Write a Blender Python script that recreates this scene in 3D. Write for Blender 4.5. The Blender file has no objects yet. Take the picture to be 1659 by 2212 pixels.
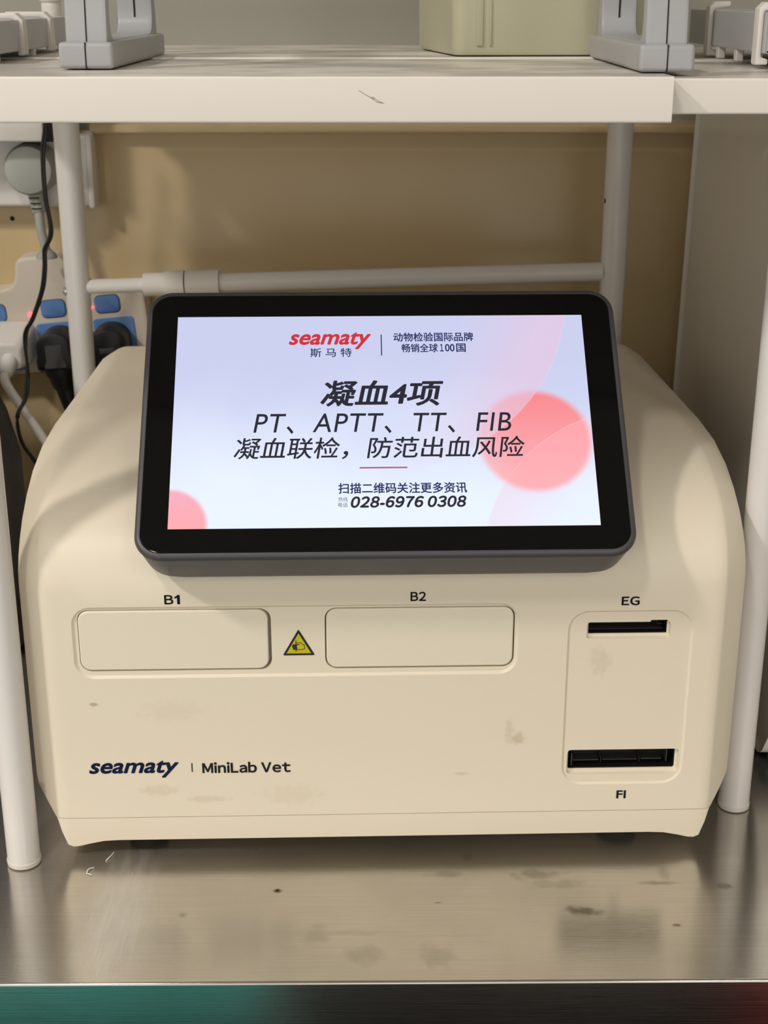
import bpy, bmesh, math, random
from mathutils import Vector, Matrix
random.seed(7)
PI = math.pi
R = math.radians
scene = bpy.context.scene
COL = scene.collection

# ------------------------------------------------------------------ camera
CAM_H = 0.464
cam_d = bpy.data.cameras.new('camera')
cam = bpy.data.objects.new('camera', cam_d); COL.objects.link(cam)
cam.location = (0, 0, CAM_H)
cam.rotation_euler = (R(70), 0, 0)
cam_d.sensor_fit = 'VERTICAL'; cam_d.sensor_height = 36.0
cam_d.lens = 36.0 * 3067 / 2212
cam_d.clip_start = 0.02
cam_d.dof.use_dof = True
cam_d.dof.focus_distance = 0.75
cam_d.dof.aperture_fstop = 20
scene.camera = cam

# ------------------------------------------------------------------ world, lamps, exposure
w = bpy.data.worlds.new('room_air'); scene.world = w
w.use_nodes = True
w.node_tree.nodes['Background'].inputs[0].default_value = (1.0, 0.955, 0.885, 1)
w.node_tree.nodes['Background'].inputs[1].default_value = 1.2
scene.view_settings.view_transform = 'Standard'
scene.view_settings.look = 'None'
scene.view_settings.gamma = 1.0
scene.view_settings.use_curve_mapping = False
scene.view_settings.exposure = 0.0

def lamp(name, loc, target, size, size_y, power, color):
    d = bpy.data.lights.new(name, 'AREA'); d.shape = 'RECTANGLE'
    d.size = size; d.size_y = size_y; d.energy = power; d.color = color
    o = bpy.data.objects.new(name, d); COL.objects.link(o)
    o.location = loc
    o.rotation_euler = (Vector(target) - Vector(loc)).to_track_quat('-Z', 'Y').to_euler()
    return o
WARM = (1.0, 0.94, 0.88)
lamp('ceiling_lamp_near', (-0.58, -0.60, 1.83), (-0.58, -0.60, 0), 0.16, 0.24, 11, WARM)
lamp('ceiling_lamp_side', (-1.5, -0.30, 1.83), (-1.5, -0.30, 0), 0.16, 0.24, 33, WARM)
lamp('fill_lamp_far', (0.98, -1.9, 1.83), (0.98, -1.9, 0), 0.3, 0.6, 12, WARM)  # added fill lamp, lifts the dark zones under the shelf

# ------------------------------------------------------------------ material helpers
def mat(name, color, rough=0.5, metal=0.0, spec=0.5, coat=0.0, emis=None, estr=0.0, trans=0.0, alpha=1.0, bump=0.0, bscale=400, ior=1.45):
    m = bpy.data.materials.new(name); m.use_nodes = True
    nt = m.node_tree; b = nt.nodes['Principled BSDF']
    b.inputs['Base Color'].default_value = (*color, 1)
    b.inputs['Roughness'].default_value = rough
    b.inputs['Metallic'].default_value = metal
    b.inputs['Specular IOR Level'].default_value = spec
    b.inputs['Coat Weight'].default_value = coat
    b.inputs['Transmission Weight'].default_value = trans
    b.inputs['Alpha'].default_value = alpha
    b.inputs['IOR'].default_value = ior
    if emis:
        b.inputs['Emission Color'].default_value = (*emis, 1)
        b.inputs['Emission Strength'].default_value = estr
    # every surface gets a faint procedural break-up so it is never perfectly even
    tc = nt.nodes.new('ShaderNodeTexCoord'); no = nt.nodes.new('ShaderNodeTexNoise')
    no.inputs['Scale'].default_value = 30; no.inputs['Detail'].default_value = 4
    mr = nt.nodes.new('ShaderNodeMapRange')
    mr.inputs['To Min'].default_value = max(0.02, rough - 0.04); mr.inputs['To Max'].default_value = min(1, rough + 0.04)
    nt.links.new(tc.outputs['Object'], no.inputs['Vector'])
    nt.links.new(no.outputs['Fac'], mr.inputs['Value'])
    nt.links.new(mr.outputs['Result'], b.inputs['Roughness'])
    if bump:
        n2 = nt.nodes.new('ShaderNodeTexNoise'); n2.inputs['Scale'].default_value = bscale
        bp = nt.nodes.new('ShaderNodeBump'); bp.inputs['Strength'].default_value = bump; bp.inputs['Distance'].default_value = 0.0002
        nt.links.new(tc.outputs['Object'], n2.inputs['Vector'])
        nt.links.new(n2.outputs['Fac'], bp.inputs['Height']); nt.links.new(bp.outputs['Normal'], b.inputs['Normal'])
    return m

class NB:
    """tiny node builder"""
    def __init__(s, m): s.m = m; s.nt = m.node_tree; s.b = s.nt.nodes['Principled BSDF']
    def n(s, t, **kw):
        x = s.nt.nodes.new(t)
        for k, v in kw.items(): setattr(x, k, v)
        return x
    def l(s, a, b): s.nt.links.new(a, b)
    def coord(s, kind='Object'): return s.n('ShaderNodeTexCoord').outputs[kind]
    def math(s, op, a, b=None, clamp=False):
        x = s.n('ShaderNodeMath', operation=op, use_clamp=clamp)
        for i, v in enumerate((a, b)):
            if v is None: continue
            if isinstance(v, (int, float)): x.inputs[i].default_value = v
            else: s.l(v, x.inputs[i])
        return x.outputs[0]
    def dist(s, vec, c, sc=(1, 1, 1)):
        a = s.n('ShaderNodeVectorMath', operation='SUBTRACT'); s.l(vec, a.inputs[0]); a.inputs[1].default_value = c
        k = s.n('ShaderNodeVectorMath', operation='MULTIPLY'); s.l(a.outputs[0], k.inputs[0]); k.inputs[1].default_value = sc
        ln = s.n('ShaderNodeVectorMath', operation='LENGTH'); s.l(k.outputs[0], ln.inputs[0])
        return ln.outputs['Value']
    def ramp(s, v, a, b, ta=1.0, tb=0.0, smooth=True):
        x = s.n('ShaderNodeMapRange', interpolation_type='SMOOTHSTEP' if smooth else 'LINEAR')
        s.l(v, x.inputs['Value']); x.inputs['From Min'].default_value = a; x.inputs['From Max'].default_value = b
        x.inputs['To Min'].default_value = ta; x.inputs['To Max'].default_value = tb
        return x.outputs['Result']
    def mix(s, fac, a, b):
        x = s.n('ShaderNodeMix', data_type='RGBA')
        for i, v in ((0, fac), (6, a), (7, b)):
            if isinstance(v, (int, float)): x.inputs[i].default_value = v
            elif isinstance(v, tuple): x.inputs[i].default_value = (*v, 1) if len(v) == 3 else v
            else: s.l(v, x.inputs[i])
        return x.outputs[2]
    def noise(s, vec, scale, detail=3, stretch=None):
        if stretch:
            mp = s.n('ShaderNodeMapping'); s.l(vec, mp.inputs['Vector']); mp.inputs['Scale'].default_value = stretch; vec = mp.outputs[0]
        x = s.n('ShaderNodeTexNoise'); x.inputs['Scale'].default_value = scale; x.inputs['Detail'].default_value = detail
        s.l(vec, x.inputs['Vector']); return x.outputs['Fac']

# --- materials
CREAM_C = (0.80, 0.725, 0.585)
def cream_material():
    m = mat('cream_plastic', CREAM_C, 0.42, bump=0.12, bscale=2500)
    q = NB(m); v = q.coord()
    n = q.noise(v, 260, 4)
    f = None
    # (x, z, radius x, radius z, strength): smudges and the brownish drip on the front
    for x, z, rx, rz, s in ((0.0690, 0.0790, .0030, .0090, .30), (0.0735, 0.0735, .0060, .0045, .55), (-0.127, 0.044, .012, .004, .25), (0.118, 0.121, .007, .010, .22),
                            (-0.100, 0.038, .014, .0025, .28), (-0.118, 0.094, .02, .008, .12), (-0.16, 0.0985, .003, .0012, .9), (-0.052, 0.040, .02, .008, .15), (0.043, 0.052, .006, .0012, .35)):
        d = q.dist(v, (x, 0, z), (1 / rx, 0, 1 / rz))
        d = q.math('ADD', d, q.math('MULTIPLY', q.math('SUBTRACT', n, 0.5), 1.6))
        k = q.ramp(d, 0.35, 1.1, s, 0.0)
        f = k if f is None else q.math('MAXIMUM', f, k)
    q.l(q.mix(f, CREAM_C, (0.50, 0.41, 0.25)), q.b.inputs['Base Color'])
    return m
M = {}
M['cream'] = cream_material()
M['door'] = mat('cream_door_plastic', (0.80, 0.735, 0.60), 0.40, bump=0.1, bscale=2500)
M['white'] = mat('white_painted_metal', (0.80, 0.755, 0.69), 0.32, bump=0.06, bscale=900)
M['tube'] = mat('white_tube_enamel', (0.77, 0.745, 0.72), 0.24)
M['cap'] = mat('white_plastic_cap', (0.74, 0.70, 0.64), 0.4)
M['wplastic'] = mat('white_plastic', (0.76, 0.73, 0.69), 0.38)
M['appl'] = mat('white_appliance_shell', (0.82, 0.795, 0.74), 0.25, coat=0.2)
M['grey'] = mat('cool_grey_plastic', (0.395, 0.40, 0.415), 0.38, bump=0.1, bscale=2200)
M['groove'] = mat('dark_seam', (0.01, 0.01, 0.01), 0.7)
M['black'] = mat('black_plastic', (0.010, 0.010, 0.010), 0.42)
M['slot'] = mat('black_slot_lining', (0.006, 0.006, 0.006), 0.5)
M['slotedge'] = mat('dark_slot_ribs', (0.05, 0.048, 0.042), 0.4)
M['rubber'] = mat('black_rubber', (0.012, 0.012, 0.012), 0.7)
M['housing'] = mat('graphite_housing', (0.065, 0.066, 0.072), 0.40, bump=0.15, bscale=3000)
M['glass'] = mat('black_cover_glass', (0.002, 0.002, 0.002), 0.08, spec=0.32)
M['ink'] = mat('black_print', (0.018, 0.018, 0.018), 0.5)
M['greyink'] = mat('charcoal_print', (0.045, 0.045, 0.04), 0.5)
M['navyink'] = mat('navy_print', (0.010, 0.030, 0.12), 0.45)
M['yellow'] = mat('warning_yellow_print', (0.56, 0.50, 0.012), 0.4)
M['scrtext'] = mat('screen_dark_pixels', (0.01, 0.01, 0.012), 0.25, emis=(0.022, 0.022, 0.034), estr=1)
M['scrnavy'] = mat('screen_navy_pixels', (0.01, 0.01, 0.02), 0.25, emis=(0.018, 0.028, 0.11), estr=1)
M['scrred'] = mat('screen_red_pixels', (0.02, 0.0, 0.0), 0.25, emis=(0.62, 0.035, 0.05), estr=1)
M['scrline'] = mat('screen_crimson_pixels', (0.02, 0.0, 0.0), 0.25, emis=(0.50, 0.07, 0.12), estr=1)
M['blue'] = mat('blue_plastic', (0.13, 0.27, 0.60), 0.4)
M['stripw'] = mat('ivory_strip_plastic', (0.72, 0.65, 0.55), 0.4)
M['plugg'] = mat('grey_plug_rubber', (0.42, 0.43, 0.40), 0.5)
M['grip'] = mat('dark_grey_grip', (0.055, 0.055, 0.055), 0.6)
M['led'] = mat('red_indicator_light', (0.6, 0.02, 0.03), 0.3, emis=(1.0, 0.05, 0.09), estr=5)
M['chrome'] = mat('chrome_screw', (0.7, 0.7, 0.7), 0.15, metal=1)
M['paint'] = mat('grey_wall_paint', (0.345, 0.335, 0.285), 0.55, bump=0.2, bscale=220)
M['roomw'] = mat('room_wall_paint', (0.62, 0.58, 0.50), 0.7)
M['ceil'] = mat('ceiling_paint', (0.78, 0.76, 0.71), 0.8)
M['floor'] = mat('grey_vinyl_floor', (0.16, 0.15, 0.135), 0.4)
M['tub'] = mat('olive_translucent_plastic', (0.47, 0.455, 0.32), 0.35, trans=0.0)
M['panel'] = mat('frosted_grey_panel', (0.47, 0.47, 0.49), 0.25)
M['teal'] = mat('teal_plastic', (0.02, 0.34, 0.34), 0.45)
M['red'] = mat('dark_red_plastic', (0.25, 0.02, 0.02), 0.45)
M['scratch'] = mat('brown_scratch', (0.22, 0.17, 0.10), 0.7)
M['lint'] = mat('white_lint', (0.75, 0.73, 0.68), 0.8)
M['rust'] = mat('rust_crumb', (0.16, 0.07, 0.03), 0.8)

def backsplash_material():
    m = mat('beige_gloss_panel', (0.52, 0.405, 0.235), 0.22)
    q = NB(m); v = q.coord()
    q.l(q.mix(q.noise(v, 3.0, 2), (0.64, 0.50, 0.285), (0.57, 0.44, 0.245)), q.b.inputs['Base Color'])
    bp = q.n('ShaderNodeBump'); bp.inputs['Strength'].default_value = 0.25; bp.inputs['Distance'].default_value = 0.002
    q.l(q.noise(v, 14, 2), bp.inputs['Height']); q.l(bp.outputs['Normal'], q.b.inputs['Normal'])
    return m
M['tile'] = backsplash_material()

def shelf_top_material():
    m = mat('scuffed_white_shelf', (0.80, 0.755, 0.69), 0.32)
    q = NB(m); v = q.coord()
    n = q.noise(v, 14, 6, (1, 1.6, 1))
    g = q.n('ShaderNodeNewGeometry'); sp = q.n('ShaderNodeSeparateXYZ'); q.l(g.outputs['Normal'], sp.inputs[0])
    up = q.ramp(sp.outputs['Z'], 0.8, 0.95, 0, 1)
    f = q.math('MULTIPLY', q.ramp(n, 0.42, 0.62, 0, 1), up)
    q.l(q.mix(f, (0.80, 0.755, 0.69), (0.50, 0.47, 0.44)), q.b.inputs['Base Color'])
    return m
M['shelf'] = shelf_top_material()

def steel_material():
    m = mat('brushed_stainless_steel', (0.60, 0.575, 0.53), 0.22, metal=1.0)
    q = NB(m); v = q.coord()
    # fine brush lines along the counter
    br = q.noise(v, 1.0, 5, (14, 2600, 2600))
    patch = q.noise(v, 11, 5)
    scr = q.noise(v, 1.0, 3, (1100, 40, 40))
    f = None
    n = q.noise(v, 120, 5)
    for x, y, rx, ry, s in ((0.1075, 0.0578, .011, .005, .85), (0.086, 0.092, .016, .006, .40), (0.096, 0.083, .020, .006, .22), (0.035, 0.092, .012, .004, .30),
                            (0.049, 0.110, .004, .006, .25), (0.153, 0.083, .013, .0025, .45), (0.158, 0.0935, .004, .008, .25), (-0.010, 0.022, .012, .010, .25), (-0.036, 0.038, .008, .010, .22),
                            (0.028, 0.02, .01, .012, .22), (-0.02, 0.04, .03, .003, .15), (-0.058, 0.0775, .003, .0022, .85), (-0.115, 0.112, .002, .0015, .9), (-0.075, 0.118, .003, .0018, .7), (-0.108, 0.056, .003, .003, .5),
                            (0.156, 0.045, .003, .0015, .7), (0.03, 0.066, .003, .001, .7), (0.19, 0.08, .006, .003, .5)):
        d = q.dist(v, (x, y, 0), (1 / rx, 1 / ry, 0))
        d = q.math('ADD', d, q.math('MULTIPLY', q.math('SUBTRACT', n, 0.5), 2.0))
        k = q.ramp(d, 0.2, 1.15, s, 0.0)
        f = k if f is None else q.math('MAXIMUM', f, k)
    base = q.mix(q.ramp(patch, 0.35, 0.7, 0, 1), (0.63, 0.60, 0.55), (0.53, 0.505, 0.46))
    base = q.mix(q.math('MULTIPLY', q.ramp(br, 0.35, 0.65, 0, 1), 0.35), base, (0.44, 0.42, 0.39))
    q.l(q.mix(f, base, (0.20, 0.17, 0.12)), q.b.inputs['Base Color'])
    rr = q.math('ADD', q.math('MULTIPLY', patch, 0.08), 0.11)
    rr = q.math('ADD', rr, q.math('MULTIPLY', f, 0.25))
    q.l(rr, q.b.inputs['Roughness'])
    q.b.inputs['Anisotropic'].default_value = 0.75
    tx = q.n('ShaderNodeCombineXYZ'); tx.inputs[1].default_value = 1.0
    q.l(tx.outputs[0], q.b.inputs['Tangent'])
    bp = q.n('ShaderNodeBump'); bp.inputs['Strength'].default_value = 0.10; bp.inputs['Distance'].default_value = 0.0004
    q.l(q.math('ADD', br, q.math('MULTIPLY', scr, 0.15)), bp.inputs['Height']); q.l(bp.outputs['Normal'], q.b.inputs['Normal'])
    # scratched cross-grain: a second, very stretched sheen
    an = q.n('ShaderNodeBsdfAnisotropic'); an.inputs['Roughness'].default_value = 0.46; an.inputs['Anisotropy'].default_value = 0.72
    tg = q.n('ShaderNodeCombineXYZ'); tg.inputs[0].default_value = 1.0
    q.l(tg.outputs[0], an.inputs['Tangent']); q.l(base, an.inputs['Color']); q.l(bp.outputs['Normal'], an.inputs['Normal'])
    mx = q.n('ShaderNodeMixShader'); g = q.n('ShaderNodeNewGeometry'); sp = q.n('ShaderNodeSeparateXYZ'); q.l(g.outputs['Normal'], sp.inputs[0])
    worn = q.ramp(q.math('ADD', q.dist(v, (-.142, .050, 0), (1 / .030, 1 / .085, 0)), q.math('MULTIPLY', q.noise(v, 60, 4, (3, .6, 1)), 0.5)), 0.2, 1.2, 0.55, 0.0)
    k = q.math('ADD', q.math('MULTIPLY', worn, q.ramp(q.noise(v, 1.0, 4, (520, 30, 1)), 0.3, 0.7, 0.72, 1.0)), 0.08)
    q.l(q.math('MULTIPLY', k, q.ramp(sp.outputs['Z'], 0.6, 0.9, 0, 1)), mx.inputs[0])
    out = [x for x in q.nt.nodes if x.type == 'OUTPUT_MATERIAL'][0]
    q.l(q.b.outputs[0], mx.inputs[1]); q.l(an.outputs[0], mx.inputs[2]); q.l(mx.outputs[0], out.inputs['Surface'])
    return m
M['steel'] = steel_material()

def display_material():
    m = mat('lit_display', (0.004, 0.004, 0.004), 0.15)
    q = NB(m); v = q.coord()
    sp = q.n('ShaderNodeSeparateXYZ'); q.l(v, sp.inputs[0])
    X, Y = sp.outputs['X'], sp.outputs['Y']
    n = q.noise(v, 16, 2)
    top, bot = (0.60, 0.635, 0.87), (0.84, 0.92, 1.06)
    yy = q.math('ADD', Y, q.math('MULTIPLY', q.math('SUBTRACT', n, 0.5), 0.05))
    col = q.mix(q.ramp(yy, -0.062, 0.04, 0, 1), bot, top)
    # large pale disc, upper centre
    d = q.dist(v, (-0.0107, 0.0792, 0), (1, 1, 0))
    inside = q.ramp(d, 0.1128, 0.1136, 1, 0)
    tint = q.math('MULTIPLY', q.math('MULTIPLY', inside, q.ramp(d, 0.045, 0.113, 0.0, 1.0)), q.ramp(X, 0.0, 0.08, 0.0, 1.0))
    col = q.mix(q.math('MULTIPLY', tint, 0.55), col, (0.86, 0.56, 0.74))
    # lower right disc, faint
    d2 = q.dist(v, (0.1435, -0.0885, 0), (1, 1, 0))
    in2 = q.ramp(d2, 0.0938, 0.0946, 1, 0)
    col = q.mix(q.math('MULTIPLY', in2, q.ramp(d2, 0.05, 0.094, 0.0, 0.45)), col, (0.90, 0.66, 0.80))
    # coral disc
    d3 = q.dist(v, (0.0802, -0.0143, 0), (1, 1, 0))
    in3 = q.ramp(d3, 0.0270, 0.0325, 1, 0)
    coral = q.mix(q.ramp(Y, -0.045, 0.018, 0, 1), (1.0, 0.43, 0.46), (0.95, 0.25, 0.27))
    coral = q.mix(q.math('MULTIPLY', in2, 0.55), coral, (1.0, 0.42, 0.46))
    a3 = q.math('MULTIPLY', in3, q.math('SUBTRACT', 1.0, q.math('MULTIPLY', inside, 0.52)))
    a3 = q.math('MULTIPLY', a3, q.ramp(X, 0.045, 0.075, 0.72, 0.97))
    col = q.mix(a3, col, coral)
    # thin pale rims of the two big discs
    for dd, r in ((d, 0.1132), (d2, 0.0942)):
        e = q.ramp(q.math('ABSOLUTE', q.math('SUBTRACT', dd, r)), 0.0, 0.00035, 0.30, 0)
        e = q.math('MULTIPLY', e, q.ramp(X, 0.03, 0.06, 0, 1))
        col = q.mix(e, col, (1.0, 0.70, 0.78))
    # coral quarter disc in the lower left corner
    d4 = q.dist(v, (-0.1115, -0.0620, 0), (1, 1, 0))
    col = q.mix(q.ramp(d4, 0.0185, 0.0222, 0.97, 0), col, q.mix(q.ramp(Y, -0.064, -0.042, 0, 1), (1.0, 0.40, 0.44), (0.95, 0.42, 0.52)))
    q.l(col, q.b.inputs['Emission Color']); q.b.inputs['Emission Strength'].default_value = 1.0
    return m
M['display'] = display_material()

# ------------------------------------------------------------------ mesh helpers
def link(name, me, m, parent=None, smooth=35, loc=None, rot=None):
    if smooth:
        me.polygons.foreach_set('use_smooth', [True] * len(me.polygons))
        me.set_sharp_from_angle(angle=R(smooth))
    o = bpy.data.objects.new(name, me)
    if m is not None and not me.materials: me.materials.append(m)
    COL.objects.link(o)
    if parent: o.parent = parent
    if loc: o.location = loc
    if rot: o.rotation_euler = rot
    return o
def obj(name, bm, m, parent=None, smooth=35, loc=None, rot=None, wn=False):
    bmesh.ops.recalc_face_normals(bm, faces=bm.faces)
    me = bpy.data.meshes.new(name); bm.to_mesh(me); bm.free()
    o = link(name, me, m, parent, smooth, loc, rot)
    if wn:
        md = o.modifiers.new('normals', 'WEIGHTED_NORMAL'); md.keep_sharp = True
    return o
def tag(o, label=None, cat=None, group=None, kind=None):
    if label: o['label'] = label
    if cat: o['category'] = cat
    if group: o['group'] = group
    if kind: o['kind'] = kind
    return o
def thing(name, label, cat, loc=(0, 0, 0), rz=0, group=None):
    o = bpy.data.objects.new(name, None); COL.objects.link(o)
    o.empty_display_size = 0.02
    o.location = loc; o.rotation_euler = (0, 0, rz)
    return tag(o, label, cat, group)

def add_box(bm, x0, x1, y0, y1, z0, z1, bev=0.0, seg=3):
    r = bmesh.ops.create_cube(bm, size=1)
    vs = r['verts']
    for v in vs:
        v.co = Vector(((x0 + x1) / 2 + v.co.x * (x1 - x0), (y0 + y1) / 2 + v.co.y * (y1 - y0), (z0 + z1) / 2 + v.co.z * (z1 - z0)))
    if bev:
        es = list({e for v in vs for e in v.link_edges})
        bmesh.ops.bevel(bm, geom=es, offset=bev, segments=seg, profile=0.5, affect='EDGES')
    return bm
def box(*a, **k): return add_box(bmesh.new(), *a, **k)

def rrect(cx, cz, w, h, r, n=6):
    r = min(r, w / 2 - 1e-5, h / 2 - 1e-5)
    pts = []
    for k, (sx, sz) in enumerate(((1, 1), (-1, 1), (-1, -1), (1, -1))):
        ox, oz = cx + sx * (w / 2 - r), cz + sz * (h / 2 - r)
        for i in range(n + 1):
            a = PI / 2 * k + PI / 2 * i / n
            pts.append((ox + r * math.cos(a), oz + r * math.sin(a)))
    return pts
def rpoly(pts, r, n=4):
    """round the corners of a polygon; r number or list"""
    out = []; N = len(pts)
    for i, p in enumerate(pts):
        ri = r[i] if isinstance(r, (list, tuple)) else r
        a = Vector(pts[i - 1]); b = Vector(p); c = Vector(pts[(i + 1) % N])
        if ri <= 0: out.append(tuple(b)); continue
        u = (a - b).normalized(); v = (c - b).normalized()
        ang = u.angle(v); t = min(ri / math.tan(ang / 2), (a - b).length * .49, (c - b).length * .49)
        p0 = b + u * t; p1 = b + v * t
        for k in range(n + 1):
            s = k / n
            out.append(tuple(p0 * (1 - s) ** 2 + b * 2 * s * (1 - s) + p1 * s * s))
    return out

def loft(bm, loops, cap0=True, cap1=True, closed=True):
    rows = [[bm.verts.new(p) for p in lp] for lp in loops]
    for a, b in zip(rows, rows[1:]):
        n = len(a)
        for i in range(n if closed else n - 1):
            j = (i + 1) % n
            try: bm.faces.new((a[i], a[j], b[j], b[i]))
            except ValueError: pass
    if cap0: bm.faces.new(rows[0][::-1])
    if cap1: bm.faces.new(rows[-1])
    return rows
def prism_xz(bm, pts, y0, y1, bev=0.0, inset=None):
    """polygon in x,z pushed along y, with the y0 (front) rim bevelled"""
    if bev:
        cx = sum(p[0] for p in pts) / len(pts); cz = sum(p[1] for p in pts) / len(pts)
        small = shrink(pts, bev)
        mid = shrink(pts, bev * .3)
        loft(bm, [[(x, y0, z) for x, z in small], [(x, y0 + bev * .3, z) for x, z in mid], [(x, y0 + bev, z) for x, z in pts], [(x, y1, z) for x, z in pts]])
    else:
        loft(bm, [[(x, y0, z) for x, z in pts], [(x, y1, z) for x, z in pts]])
    return bm
def shrink(pts, d):
    """offset a closed polygon inwards by d"""
    N = len(pts); P = [Vector(p) for p in pts]
    area = sum(P[i - 1].x * P[i].y - P[i].x * P[i - 1].y for i in range(N))
    s = 1 if area > 0 else -1
    out = []
    for i in range(N):
        a, b, c = P[i - 1], P[i], P[(i + 1) % N]
        e1 = (b - a); e2 = (c - b)
        if e1.length < 1e-9: e1 = e2
        if e2.length < 1e-9: e2 = e1
        n1 = Vector((-e1.y, e1.x)).normalized() * s; n2 = Vector((-e2.y, e2.x)).normalized() * s
        n = (n1 + n2); 
        if n.length < 1e-6: n = n1
        n.normalize(); k = max(0.4, n.dot(n1))
        out.append(tuple(b + n * (d / k)))
    return out

def smooth_path(pts, n=8):
    P = [Vector(p) for p in pts]; out = []
    for i in range(len(P) - 1):
        p0 = P[max(i - 1, 0)]; p1 = P[i]; p2 = P[i + 1]; p3 = P[min(i + 2, len(P) - 1)]
        for k in range(n):
            t = k / n
            out.append(0.5 * ((2 * p1) + (p2 - p0) * t + (2 * p0 - 5 * p1 + 4 * p2 - p3) * t * t + (3 * p1 - p0 - 3 * p2 + p3) * t ** 3))
    out.append(P[-1]); return out
def add_tube(bm, pts, r, n=12, off=None):
    """r: number or list of radii; off: constant sideways shift"""
    rows = []; up = Vector((0.13, 0.3, 0.9)).normalized()
    for i, p in enumerate(pts):
        p = Vector(p)
        t = (Vector(pts[min(i + 1, len(pts) - 1)]) - Vector(pts[max(i - 1, 0)])).normalized()
        a = t.cross(up)
        if a.length < 1e-4: a = t.cross(Vector((1, 0, 0)))
        a.normalize(); b = t.cross(a).normalized()
        if i and a.dot(last) < 0: a = -a; b = -b
        last = a
        rr = r[i] if isinstance(r, (list, tuple)) else r
        c = p + (a * off if off else Vector())
        rows.append([tuple(c + a * rr * math.cos(2 * PI * k / n) + b * rr * math.sin(2 * PI * k / n)) for k in range(n)])
    loft(bm, rows); return bm
def add_lathe(bm, prof, c, axis='z', n=28):
    """prof: list of (r, h) from one end to the other"""
    rows = []
    for r, h in prof:
        row = []
        for k in range(n):
            a = 2 * PI * k / n; p, s = max(r, 1e-5) * math.cos(a), max(r, 1e-5) * math.sin(a)
            v = (p, s, h) if axis == 'z' else ((p, h, s) if axis == 'y' else (h, p, s))
            row.append((c[0] + v[0], c[1] + v[1], c[2] + v[2]))
        rows.append(row)
    loft(bm, rows); return bm

def boolean(me, cutters, ops):
    """apply boolean operations to mesh me and return a new mesh"""
    o = bpy.data.objects.new('work', me); COL.objects.link(o); tmp = [o]
    for c, op in zip(cutters, ops):
        bmesh.ops.recalc_face_normals(c, faces=c.faces)
        cm = bpy.data.meshes.new('cut'); c.to_mesh(cm); c.free()
        co = bpy.data.objects.new('cut', cm); COL.objects.link(co); tmp.append(co)
        md = o.modifiers.new('b', 'BOOLEAN'); md.operation = op; md.object = co; md.solver = 'EXACT'
    bpy.context.view_layer.update()
    dg = bpy.context.evaluated_depsgraph_get()
    res = bpy.data.meshes.new_from_object(o.evaluated_get(dg), depsgraph=dg)
    for t in tmp:
        d = t.data; bpy.data.objects.remove(t)
        if d.users == 0: bpy.data.meshes.remove(d)
    return res

def raw_glyphs(s, shear=0.0, spacing=1.0):
    cu = bpy.data.curves.new('lettering', 'FONT'); cu.body = s; cu.size = 1; cu.shear = shear
    cu.resolution_u = 5; cu.space_character = spacing; cu.fill_mode = 'BOTH'
    to = bpy.data.objects.new('lettering', cu); COL.objects.link(to)
    bpy.context.view_layer.update()
    dg = bpy.context.evaluated_depsgraph_get()
    me = bpy.data.meshes.new_from_object(to.evaluated_get(dg), depsgraph=dg)
    bpy.data.objects.remove(to); bpy.data.curves.remove(cu)
    V = [v.co.copy() for v in me.vertices]; F = [tuple(p.vertices) for p in me.polygons]
    bpy.data.meshes.remove(me); return V, F
ONE = [(.150, 0), (.285, 0), (.285, .735), (.175, .735), (.120, .655), (.0, .585), (.0, .465), (.085, .500), (.150, .545)]
def glyphs(s, bold, shear, spacing):
    """vertices (fitted to 0..1) and faces of a piece of lettering; a leading ~ sets plain grotesque letters one by one"""
    if s[0] == '~':
        src, fc, cur = [], [], 0.0
        for ch in s[1:]:
            if ch == ' ': cur += .24; continue
            if ch == '1': V, F = [Vector((x, y, 0)) for x, y in ONE], [(0, 1, 2, 3, 4, 8), (4, 5, 6, 7, 8)]
            else: V, F = raw_glyphs(ch if ch == '-' else chr(ord(ch) + 0xFEE0))
            x0 = min(p.x for p in V); x1 = max(p.x for p in V)
            fc += [tuple(i + len(src) for i in f) for f in F]
            src += [Vector((p.x - x0 + cur, p.y, 0)) for p in V]
            cur += x1 - x0 + .085 * spacing + bold * 1.2
        src = [Vector((p.x + shear * p.y, p.y, 0)) for p in src]
    else: src, fc = raw_glyphs(s, shear, spacing)
    V = list(src); F = list(fc)
    if bold:                                   # heavier strokes: the outline repeated around a small circle
        for k in range(10):
            d = Vector((math.cos(2 * PI * k / 10), math.sin(2 * PI * k / 10), 0)) * bold
            F += [tuple(i + len(V) for i in f) for f in fc]; V += [p + d for p in src]
    x0 = min(p.x for p in V); x1 = max(p.x for p in V); y0 = min(p.y for p in V); y1 = max(p.y for p in V)
    return [((p.x - x0) / (x1 - x0), (p.y - y0) / (y1 - y0)) for p in V], F
def text(name, s, w, h, cx, cy, m, parent, bold=0.0, shear=0.0, vertical=True, lift=0.0002, spacing=1.0):
    """lettering as a flat mesh, fitted to w x h; vertical = on a front face (x, z), else in the parent's x, y plane"""
    V, F = [], []
    for part, u0, u1, v0, v1, *more in (s if isinstance(s, list) else [(s, 0, 1, 0, 1)]):
        vs, fs = glyphs(part, more[0] if more else bold, shear, spacing)
        F += [tuple(i + len(V) for i in f) for f in fs]
        V += [((u0 + x * (u1 - u0) - .5) * w, (v0 + y * (v1 - v0) - .5) * h, 0) for x, y in vs]
    me = bpy.data.meshes.new(name); me.from_pydata(V, [], F)
    me.name = name
    me.materials.clear()
    o = link(name, me, m, parent, 0)
    if vertical: o.location = (cx, -lift, cy); o.rotation_euler = (PI / 2, 0, 0)
    else: o.location = (cx, cy, lift)
    return o

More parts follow.
